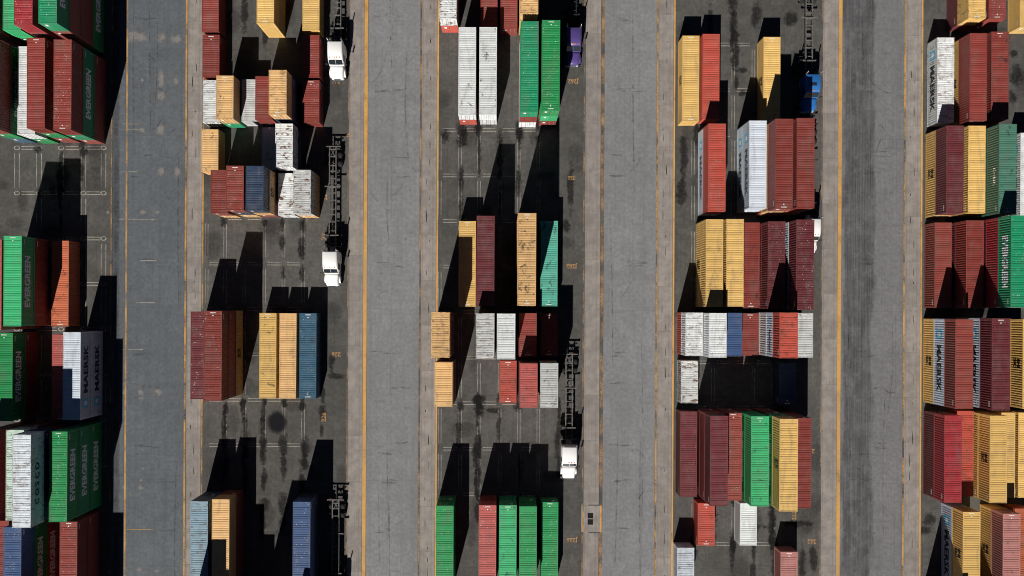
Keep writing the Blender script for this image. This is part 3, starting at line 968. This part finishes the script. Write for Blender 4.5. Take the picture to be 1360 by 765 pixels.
S(3, 'f', 902.8, 926.4, 547.4, 659, 40, 'M'); S(3, 'f', 943, 967, 553.2, 671.2, 40, 'M|R|M'); S(3, 'f', 962, 985.6, 549.4, 664, 40, 'R|B'); S(3, 'f', 997.2, 1021.5, 553.8, 671.8, 40, 'M|G:E|GL+d'); S(3, 'f', 1035, 1060, 556.4, 679.4, 40, 'R|M|G:E|Y:S'); S(3, 'f', 1053.4, 1077.7, 556.6, 674, 40, 'M|B|R')
S(3, 'g', 926.6, 949.5, 669, 724.2, 20, 'O+d'); S(3, 'g', 982.4, 1005.6, 668.6, 724.3, 20, 'W')
S(3, 'h', 899, 922.4, 727.6, N, 20, 'WM+r'); S(3, 'h', 1036.5, 1059.6, 733, N, 20, 'PP')
# --- block 4
S(4, 'a', 1286.5, 1309.8, N, 24.4, 40, 'M|Y+r', 2.6); S(4, 'a', 1313.2, 1336.8, N, 24.8, 40, 'B|R+s', 2.6); S(4, 'a', 1354.6, N, N, 36, 40, 'Y', 2.6)
S(4, 'b', 1244.5, 1267.7, 49.7, 163, 40, 'W:K+r', 2.6); S(4, 'b', 1287.6, 1311.4, 43.8, 160, 40, 'Y:S|R', 2.6); S(4, 'b', 1316.3, 1340.2, 42, N, 40, 'R|R+d', 2.6)
S(4, 'c', 1256.4, 1280.2, 167, 282.6, 40, 'Y:S|M', 2.6); S(4, 'c', 1285.8, 1309.8, 168.4, 281.6, 40, 'Y:S|Y', 2.6); S(4, 'c', 1326.2, 1350, 164.6, N, 40, 'M|DG|DG:H+d', 2.6); S(4, 'c', 1355.2, N, 176.3, N, 40, 'W:K', 2.6)
S(4, 'd', 1241.2, 1264.2, 295.4, 409, 40, 'B', 2.6); S(4, 'd', 1283, 1306.8, 292.7, 409, 40, 'M|R', 2.6); S(4, 'd', 1342.6, N, 286, 408.4, 40, 'R|M|C|GT:E+s', 2.6)
S(4, 'e', 1268.8, 1292.8, 424.2, 543, 40, 'Y:S|WM:K|B', 2.6); S(4, 'e', 1317, 1342, 422.2, 545.8, 40, 'R|Y|WM:K|M', 2.6); S(4, 'e', 1358.4, N, 424, N, 40, 'B|R|Y:S', 2.6)
S(4, 'f', 1254, 1277.6, 551.5, 668.4, 40, 'M|C', 2.6); S(4, 'f', 1270, 1293.6, 546, N, 40, 'O+r', 2.6); S(4, 'f', 1314.4, 1338, 551.5, 668.8, 40, 'Y|Y:S', 2.6); S(4, 'f', 1325.4, 1348.6, 548, N, 40, 'Y', 2.6); S(4, 'f', 1352.4, N, 548, N, 40, 'Y', 2.6)
S(4, 'g', 1278.6, 1302.2, 680, N, 40, 'WM:K|Y:S', 2.6); S(4, 'g', 1332, 1355.2, 682.4, N, 40, 'Y:S|PP+d', 2.6); S(4, 'g', 1348, N, 675.6, N, 40, 'OR', 2.6)
S(4, 'h', 1268.5, 1293, 806, N, 40, 'R|M|Y', 2.6); S(4, 'h', 1303, 1327, 802, N, 40, 'B|Y', 2.6)

LETNAME = {'E': 'lettered EVERGREEN', 'K': 'lettered MAERSK with star emblem', 'S': 'with black MSC letters', 'O': 'lettered COSCO', 'H': 'with small white CHINA letters'}
placed = []
for (blk, row, xl, xr, yt, yb, ft, boxes, h) in STACKS:
    if h is None:
        h = 2.59 if ft == 20 else (2.9 if blk == 0 else 2.75)
    toks = boxes.split('|')
    z = len(toks) * (h + 0.02)
    sc = F / (H - z)
    u = (xl + xr) / 2 if xl is not None and xr is not None else (xl + W * sc / 2 if xl is not None else xr - W * sc / 2)
    Lp = FT[ft] * sc
    v = (yt + yb) / 2 if yt is not None and yb is not None else (yt + Lp / 2 if yt is not None else yb - Lp / 2)
    x, y = px(u, v, z)
    placed.append(dict(b=blk, r=row, x=x, y=y, ft=ft, h=h, toks=toks, z=z))
# keep neighbours clear of each other
for it in range(60):
    for i, a in enumerate(placed):
        for b in placed[i + 1:]:
            if a['b'] != b['b']:
                continue
            ox = W + 0.10 - abs(a['x'] - b['x'])
            oy = (FT[a['ft']] + FT[b['ft']]) / 2 + 0.12 - abs(a['y'] - b['y'])
            if ox > 0 and oy > 0:
                if ox < oy:
                    s_ = 1 if a['x'] > b['x'] else -1
                    a['x'] += s_ * ox / 2; b['x'] -= s_ * ox / 2
                else:
                    s_ = 1 if a['y'] > b['y'] else -1
                    a['y'] += s_ * oy / 2; b['y'] -= s_ * oy / 2

def parse(tok):
    fl = ''
    if '+' in tok:
        tok, fl = tok.split('+')
    let = None
    if ':' in tok:
        tok, let = tok.split(':')
    return tok, let, fl

ORD = ['bottom', 'second', 'third', 'fourth']
HIGH = {1: 'single', 2: 'two-high', 3: 'three-high', 4: 'four-high'}
info = []
for si, p in enumerate(placed):
    n = len(p['toks'])
    row = sorted([q for q in placed if q['b'] == p['b'] and abs(q['y'] - p['y']) < 4.5], key=lambda q: q['x'])
    k = row.index(p)
    wn = parse(row[k - 1]['toks'][-1])[0] if k > 0 else None
    en = parse(row[k + 1]['toks'][-1])[0] if k + 1 < len(row) else None
    p['nb'] = [COLNAME[c] for c in (wn, en) if c]
    colm = sorted([q for q in placed if q is not p and q['b'] == p['b'] and abs(q['x'] - p['x']) < 1.6], key=lambda q: abs(q['y'] - p['y']))
    p['ee'] = COLNAME[parse(colm[0]['toks'][-1])[0]] if colm else None
    rs = random.Random(si * 17 + 3)
    for lv, tok in enumerate(p['toks']):
        ck, let, fl = parse(tok)
        info.append(dict(p=p, lv=lv, n=n, ck=ck, let=let, fl=fl, rs=rs))

def make_label(d, depth):
    p, lv, n = d['p'], d['lv'], d['n']
    size = 'long' if p['ft'] == 40 else 'short'
    s = f"{COLNAME[d['ck']]} {size} container"
    if d['let'] and depth >= 0:
        s += ' ' + LETNAME[d['let']]
    elif 's' in d['fl']:
        s += ' with white-specked roof'
    elif 'R' in d['fl']:
        s += ' with heavily rusted roof'
    elif 'r' in d['fl']:
        s += ' with rust-blotched roof'
    elif 'd' in d['fl']:
        s += ' with dark roof stains'
    if n == 1:
        s += ' standing alone on the ground'
    elif lv == n - 1:
        s += f' topping a {HIGH[n]} stack'
    else:
        up = parse(p['toks'][lv + 1])[0]
        s += f' under a {COLNAME[up]} one'
        if depth >= 3 and lv > 0:
            s += f" on {COLNAME[parse(p['toks'][lv - 1])[0]]}"
    nb = p['nb']
    if depth >= 1 and nb:
        s += f' beside {nb[0]}'
    if depth >= 2 and len(nb) > 1:
        s += f' and {nb[1]}'
    if depth >= 4 and p['ee']:
        s = s.replace(' standing alone on the ground', ' on the ground').replace(' with star emblem', '')
        s += f", end-on to {p['ee']}"
    w = s.split()
    return ' '.join(w[:16])
for d in info:
    d['label'] = make_label(d, 0)
for depth in (1, 2, 3, 4):
    cnt = {}
    for d in info:
        cnt[d['label']] = cnt.get(d['label'], 0) + 1
    for d in info:
        if cnt[d['label']] > 1:
            d['label'] = make_label(d, depth)

for d in info:
    p, lv, rs = d['p'], d['lv'], d['rs']
    h, ft = p['h'], p['ft']
    ms = container_meshes(ft, h)
    top = lv == d['n'] - 1
    jx, jy = (0, 0) if top else (rs.uniform(-.02, .02), rs.uniform(-.03, .03))
    mat = paint(d['ck'])
    root = thing('shipping_container', d['label'], 'container', (p['x'] + jx, p['y'] + jy, 0.012 + lv * (h + 0.02)), math.radians(rs.uniform(-.12, .12)),
                 'shipping containers stacked in the yard')
    turn = 0.0 if rs.random() < 0.35 else math.pi     # which end the doors face
    if p['b'] == 1 and p['r'] == 'a' or d['ck'] in ('Y',) and p['b'] == 3:
        turn = 0.0
    rust = 1.0 if 'R' in d['fl'] else 0.6 if 'r' in d['fl'] else rs.uniform(0.0, 0.10)
    def part(name, me, rz=0.0, m=mat, par=root):
        o = obj(name, me, par, None, rz)
        if m:
            set_mat(o, m)
        o['rust'] = rust
        o['stain'] = 0.0
        o['speckle'] = 0.0
        return o
    fr = part('frame', ms['frame'])
    fr['rust'] = min(1.0, rust + 0.25)
    ro = part('roof', ms[rs.choice(('roof', 'roof_one', 'roof_one', 'roof_plain', 'roof_plain'))], rs.choice((0.0, math.pi)))
    ro['speckle'] = 1.0 if 's' in d['fl'] else (rs.uniform(0.2, 0.6) if rs.random() < 0.25 else 0.0)
    ro['stain'] = 0.85 if 'd' in d['fl'] else rs.choice((0.0, 0.0, 0.35))
    ea = part('side_wall', ms['side'], 0.0)
    we = part('side_wall', ms['side'], math.pi)
    part('front_wall', ms['front'], turn)
    dl = part('door', ms['door'], turn)
    dr2 = obj('door', ms['door2'], root, None, turn)
    dr2.scale = (-1, 1, 1)
    set_mat(dr2, mat)
    dr2['rust'] = rust; dr2['stain'] = 0.0; dr2['speckle'] = 0.0
    if d['let']:
        for nm, me in lettering(d['let'], ft, h):
            for wl in (ea, we):
                obj(nm, me, wl)

# ------------------------------------------------------------------ road tractors and container chassis
M_BLK = plain('black_chassis_paint', (0.020, 0.020, 0.021), 0.55, 0.35, 0, 0.3)
M_GREYCH = plain('worn_grey_chassis_paint', (0.12, 0.116, 0.112), 0.6, 0.3, 0.1, 0.35)
M_TYRE = plain('tyre_rubber', (0.018, 0.018, 0.018), 0.85, 0.15)
M_RIM = plain('wheel_steel', (0.55, 0.55, 0.56), 0.35, 0.5, 0.7)
M_CHROME = plain('polished_metal', (0.6, 0.6, 0.62), 0.2, 0.5, 0.95)
M_GLASS = NT('cab_glass').base((0.015, 0.02, 0.025), 0.06, 0.6)
M_LAMP = plain('headlamp_lens', (0.65, 0.65, 0.62), 0.15, 0.5)
M_AMBER = plain('amber_marker_lens', (0.6, 0.22, 0.02), 0.3, 0.5)
def car_paint(name, c):
    t = NT(name)
    f = t.noise(t.coords(), 1.2, 4, 0.6)
    t.base(t.mix(t.ramp(f, 0.4, 0.75, 0, 0.18), c, tuple(x * 0.8 for x in c)), 0.28, 0.5)
    t.p.inputs['Coat Weight'].default_value = 0.4
    return t.m
P_WHITE = car_paint('white_cab_paint', (0.82, 0.82, 0.82))
P_PURPLE = car_paint('purple_cab_paint', (0.075, 0.05, 0.19))
P_BLUE = car_paint('blue_cab_paint', (0.022, 0.13, 0.38))

def rsec(y, w, z0, z1, r=0.12, top=None):
    """Rounded rectangular cross-section at y; top = half width at the top edge."""
    t = w if top is None else top
    r = min(r, (z1 - z0) / 3)
    return [(-w, y, z0), (w, y, z0), (w, y, z0 + r), (w * .4 + t * .6, y, z1 - r), (t - r * .35, y, z1 - r * .3), (t - r * 1.2, y, z1),
            (-t + r * 1.2, y, z1), (-t + r * .35, y, z1 - r * .3), (-w * .4 - t * .6, y, z1 - r), (-w, y, z0 + r)]

def wheel_meshes(w):
    bm = bmesh.new()
    n = 22
    prof = ((0.31, -w / 2), (0.47, -w / 2), (0.515, -w / 2 + .05), (0.515, w / 2 - .05), (0.47, w / 2), (0.31, w / 2))
    rings = [[bm.verts.new((x, math.cos(2 * math.pi * i / n) * r, math.sin(2 * math.pi * i / n) * r)) for i in range(n)] for r, x in prof]
    for a, b in zip(rings, rings[1:] + rings[:1]):
        for i in range(n):
            f = bm.faces.new((a[i], a[(i + 1) % n], b[(i + 1) % n], b[i])); f.smooth = True
    ty = mesh('tyre', bm, [M_TYRE])
    bm = bmesh.new()
    cyl(bm, (0, 0, 0), 'x', 0.31, w * 0.7, 18)
    cyl(bm, (w * .38, 0, 0), 'x', 0.15, w * 0.25, 12)
    cyl(bm, (-w * .38, 0, 0), 'x', 0.15, w * 0.25, 12)
    return ty, mesh('rim', bm, [M_RIM])
WM1, WM2 = wheel_meshes(0.30), wheel_meshes(0.58)
def wheel(parent, x, y, wide):
    ty, ri = WM2 if wide else WM1
    bm = None
    e = bpy.data.objects.new('wheel', None)
    COL.objects.link(e); e.parent = parent; e.location = (x, y, 0.515)
    obj('tyre', ty, e); obj('rim', ri, e)

TP = {}
LAST = ['']
def tractor_parts(pm):
    """Meshes of one tractor, nose at y = 0 pointing south, length to the north."""
    d = []
    def add(name, bm, mats, **kw):
        d.append((name, mesh(name, bm, mats), kw.get('sub', ())))
    bm = bmesh.new()
    for s in (-1, 1):
        box(bm, s * .43 - .05, s * .43 + .05, 0.55, 8.3, 0.72, 0.98)
    for y in (0.7, 2.2, 5.3, 6.3, 7.2, 8.25):
        box(bm, -.38, .38, y - .06, y + .06, 0.74, 0.95)
    for y in (1.25, 6.25, 7.55):
        cyl(bm, (0, y, .515), 'x', 0.09, 2.0, 10)
    add('frame', bm, [M_BLK])
    # hood
    bm = bmesh.new()
    loft(bm, [rsec(0.16, .80, .72, 1.42, .16, .72), rsec(0.28, .88, .66, 1.58, .18, .78), rsec(0.9, .97, .66, 1.70, .2, .84), rsec(1.55, 1.02, .66, 1.80, .2, .93), rsec(1.95, 1.04, .66, 1.86, .2, .97)], 0, True)
    for f in bm.faces: f.smooth = len(f.verts) == 4
    add('hood', bm, [pm])
    bm = bmesh.new()
    for s in (-1, 1):
        prof = [(math.cos(math.pi * k / 8) * .70, .55 + math.sin(math.pi * k / 8) * .72) for k in range(9)]
        secs = []
        for x in (s * .86, s * 1.16):
            secs.append([(x, 1.25 - c, z) for c, z in prof])
        rows = [[bm.verts.new(p) for p in q] for q in secs]
        for i in range(8):
            bm.faces.new((rows[0][i], rows[0][i + 1], rows[1][i + 1], rows[1][i])).smooth = True
        for x_ in (1,):
            low = [bm.verts.new((p[0], p[1], max(.55, p[2] - .10))) for p in secs[1]]
            for i in range(8):
                bm.faces.new((rows[1][i], rows[1][i + 1], low[i + 1], low[i]))
    add('fender', bm, [pm])
    # cab with sleeper
    bm = bmesh.new()
    loft(bm, [rsec(1.90, 1.02, .85, 1.84, .08, 1.0), rsec(1.97, 1.06, .85, 1.95, .06, 1.02), rsec(2.52, 1.10, .85, 2.72, .10, 1.0), rsec(2.80, 1.12, .85, 2.98, .18, 1.0),
              rsec(3.5, 1.14, .85, 3.08, .2, 1.04), rsec(4.85, 1.14, .85, 3.12, .2, 1.05), rsec(5.0, 1.12, .85, 3.06, .2, 1.02)], 0, True)
    for f in bm.faces: f.smooth = len(f.verts) == 4
    add('cab', bm, [pm])
    # windshield: two panes lying on the slope
    bm = bmesh.new()
    for s in (-1, 1):
        q = [(s * .02, 1.985, 1.97), (s * .99, 2.01, 1.98), (s * .94, 2.49, 2.67), (s * .02, 2.50, 2.695)]
        a = [bm.verts.new((x, y - .025, z + .025)) for x, y, z in q]
        b = [bm.verts.new((x, y + .02, z - .03)) for x, y, z in q]
        bm.faces.new(a if s > 0 else list(reversed(a)))
        for i in range(4):
            bm.faces.new((a[i], a[(i + 1) % 4], b[(i + 1) % 4], b[i]))
    add('windshield', bm, [M_GLASS])
    for s in (-1, 1):
        bm = bmesh.new()
        x0, x1 = sorted((s * 1.075, s * 1.128))
        v = box(bm, x0, x1, 2.45, 3.35, 1.70, 2.42)
        add('side_window', bm, [M_GLASS])
        bm = bmesh.new()
        x0, x1 = sorted((s * 1.10, s * 1.146))
        box(bm, x0, x1, 2.35, 3.45, .95, 1.62)
        add('door', bm, [pm])
        bm = bmesh.new()
        box(bm, s * 1.40 - .10, s * 1.40 + .10, 1.98, 2.06, 1.75, 2.45)
        cyl(bm, (s * 1.24, 2.06, 2.40), 'x', .02, .34, 6)
        cyl(bm, (s * 1.24, 2.06, 1.80), 'x', .02, .34, 6)
        add('mirror', bm, [M_BLK])
        bm = bmesh.new()
        cyl(bm, (s * .98, 5.15, 2.1), 'z', .09, 2.6, 12)
        cyl(bm, (s * .98, 5.22, 3.5), 'y', .075, .24, 10)
        add('exhaust_stack', bm, [M_CHROME])
        bm = bmesh.new()
        cyl(bm, (s * .92, 4.1, .66), 'y', .31, 1.5, 16)
        add('fuel_tank', bm, [M_CHROME])
        bm = bmesh.new()
        box(bm, s * .62 - .13, s * .62 + .13, .10, .19, .92, 1.12)
        add('headlight', bm, [M_LAMP])
        bm = bmesh.new()
        box(bm, s * .9 - .3, s * .9 + .3, 8.22, 8.25, .2, .85)
        add('mud_flap', bm, [M_TYRE])
    bm = bmesh.new()
    loft(bm, [rsec(0.0, 1.02, .42, .80, .05), rsec(.14, 1.16, .40, .82, .05), rsec(.30, 1.18, .40, .80, .05)])
    add('bumper', bm, [M_CHROME])
    bm = bmesh.new()
    box(bm, -.46, .46, .12, .17, .82, 1.34)
    for k in range(7):
        box(bm, -.46, .46, .10, .125, .86 + .07 * k, .885 + .07 * k)
    add('grille', bm, [M_CHROME])
    bm = bmesh.new()
    for x in (-.7, -.25, 0, .25, .7):
        box(bm, x - .06, x + .06, 2.62, 2.76, 2.96, 3.04)
    add('marker_light', bm, [M_AMBER])
    bm = bmesh.new()
    cyl(bm, (0, 6.85, 1.12), 'z', .48, .08, 20)
    box(bm, -.50, .50, 7.0, 7.5, 1.04, 1.12)
    box(bm, -.34, .34, 6.3, 7.4, .98, 1.06)
    add('fifth_wheel', bm, [M_BLK])
    bm = bmesh.new()
    box(bm, -.42, .42, 5.05, 5.75, .98, 1.02)
    box(bm, .2, .5, 5.1, 5.4, 1.02, 1.35)
    add('deck_plate', bm, [M_GALV])
    return d
def tractor(u, v, label, pm, name='road_tractor'):
    x, _ = px(u, v, 3.0)
    _, y = px(u, v, 1.2)
    t = thing(name, label, 'truck', (x, y, 0.008), 0, 'road tractors in the truck lanes')
    LAST[0] = t.name
    key = pm.name
    if key not in TP:
        TP[key] = tractor_parts(pm)
    for nm, me, sub in TP[key]:
        obj(nm, me, t)
    for s in (-1, 1):
        wheel(t, s * 1.02, 1.25, False)
        for y_ in (6.25, 7.55):
            wheel(t, s * .90, y_, True)
    return x, y

def chassis(x, y, label, length, grey=True):
    """Skeletal trailer: front end at local y = 0, tail to the north."""
    t = thing('container_chassis', label, 'trailer', (x, y, 0.008), 0, 'empty container chassis behind the tractors')
    m = M_GREYCH if grey else M_BLK
    for s in (-1, 1):
        bm = bmesh.new()
        box(bm, s * .47 - .07, s * .47 + .07, 0.0, 2.5, 1.20, 1.38)
        box(bm, s * .47 - .07, s * .47 + .07, 2.5, length, 1.02, 1.36)
        obj('main_rail', mesh('main_rail', bm, [m]), t)
    k = 0
    yy = 0.5
    while yy < length - 0.3:
        bm = bmesh.new(); box(bm, -.40, .40, yy - .05, yy + .05, 1.10 if yy > 2.5 else 1.22, 1.33)
        obj('crossmember', mesh('crossmember', bm, [m]), t)
        yy += (1.05, 0.8, 1.3)[k % 3]; k += 1
    for yb_, wd in ((0.06, 1.20), (1.7, .95), (length * .60, 1.20), (length - .08, 1.20)):
        bm = bmesh.new()
        box(bm, -wd, wd, yb_ - .07, yb_ + .07, 1.37, 1.50)
        for s in (-1, 1):
            box(bm, s * (wd - .09) - .08, s * (wd - .09) + .08, yb_ - .08, yb_ + .08, 1.50, 1.56)
        obj('bolster', mesh('bolster', bm, [m]), t)
    for a, b in ((length - .2, length - 1.6), (length * .60 + .2, length * .60 + 1.3)):
        bm = bmesh.new()
        for s in (-1, 1):
            y0, y1 = min(a, b), max(a, b)
            vv = [bm.verts.new(p) for p in ((s * -.4 - .04, y0, 1.30), (s * -.4 + .04, y0, 1.30), (s * .4 + .04, y1, 1.30 + .002 * s), (s * .4 - .04, y1, 1.30 + .002 * s))]
            ww = [bm.verts.new((q.co.x, q.co.y, q.co.z - .06)) for q in vv]
            bm.faces.new(vv); bm.faces.new(list(reversed(ww)))
            for i in range(4):
                bm.faces.new((vv[i], vv[(i + 1) % 4], ww[(i + 1) % 4], ww[i]))
        obj('cross_brace', mesh('cross_brace', bm, [m]), t)
    bm = bmesh.new()
    for s in (-1, 1):
        box(bm, s * .62 - .06, s * .62 + .06, 3.0, 3.14, .22, 1.15)
        box(bm, s * .62 - .14, s * .62 + .14, 2.95, 3.19, .02, .22)
    box(bm, -.6, .6, 3.03, 3.11, .8, .88)
    obj('landing_gear', mesh('landing_gear', bm, [M_BLK]), t)
    ax = (length - 1.1, length - 2.35)
    bm = bmesh.new()
    for a in ax:
        cyl(bm, (0, a, .515), 'x', .08, 2.1, 10)
        box(bm, -.62, -.48, a - .5, a + .5, .6, .72); box(bm, .48, .62, a - .5, a + .5, .6, .72)
    obj('axle_set', mesh('axle_set', bm, [M_BLK]), t)
    for a in ax:
        for s in (-1, 1):
            wheel(t, s * .92, a, True)
    for s in (-1, 1):
        bm = bmesh.new(); box(bm, s * .92 - .30, s * .92 + .30, length - .42, length - .39, .25, 1.0)
        obj('mud_flap', mesh('mud_flap', bm, [M_TYRE]), t)
    bm = bmesh.new()
    for s in (-1, 1):
        box(bm, s * .8 - .12, s * .8 + .12, length + .0, length + .03, .95, 1.1)
    obj('tail_light', mesh('tail_light', bm, [plain('red_lens', (.35, .02, .015), .3, .5)]), t)

x, y = tractor(444.3, 106.5, 'white road tractor with dark windshield parked beside the red short containers', P_WHITE)
chassis(x, y + 5.75, 'grey skeletal chassis coupled to the white tractor beside the red short containers', 13.4)
x, y = tractor(437.6, 381, 'white road tractor beside oil-stained open ground, north of the three single long containers', P_WHITE)
chassis(x, y + 5.75, 'long dark skeletal chassis beside the stacked white short containers', 14.6)
x, y = tractor(756.6, 636.2, 'white road tractor beside the open bays next to the vivid green containers', P_WHITE)
chassis(x, y + 5.75, 'grey skeletal chassis with cross bracing beside the greyish white short stack', 12.4)
x, y = tractor(762.2, 88.5, 'purple road tractor half in shade beside the tall green stacks', P_PURPLE)
chassis(x, y + 5.75, 'dark skeletal chassis behind the purple tractor', 13.2, False)
x, y = tractor(1080.5, 149.5, 'blue road tractor half in shade beside the red long stacks', P_BLUE)
bm = bmesh.new(); box(bm, -.42, .42, 3.35, 3.75, 3.05, 3.13); box(bm, -.36, .36, 3.40, 3.70, 3.13, 3.16)
obj('roof_hatch', mesh('roof_hatch', bm, [M_BLK]), bpy.data.objects[LAST[0]])
chassis(x, y + 5.75, 'grey skeletal chassis coupled to the blue tractor', 13.2)
x, y = tractor(1080.8, 338.2, 'white road tractor tucked against the maroon stack, mostly hidden by it', P_WHITE)
chassis(x, y + 5.75, 'dark skeletal chassis tucked against the red three-high stack', 13.2, False)
x, y = tractor(441.5, 829, 'white road tractor beside the blue container stack with specked roof', P_WHITE)
chassis(x, y + 5.75, 'grey skeletal chassis in the shadow of the blue container stack', 12.4)
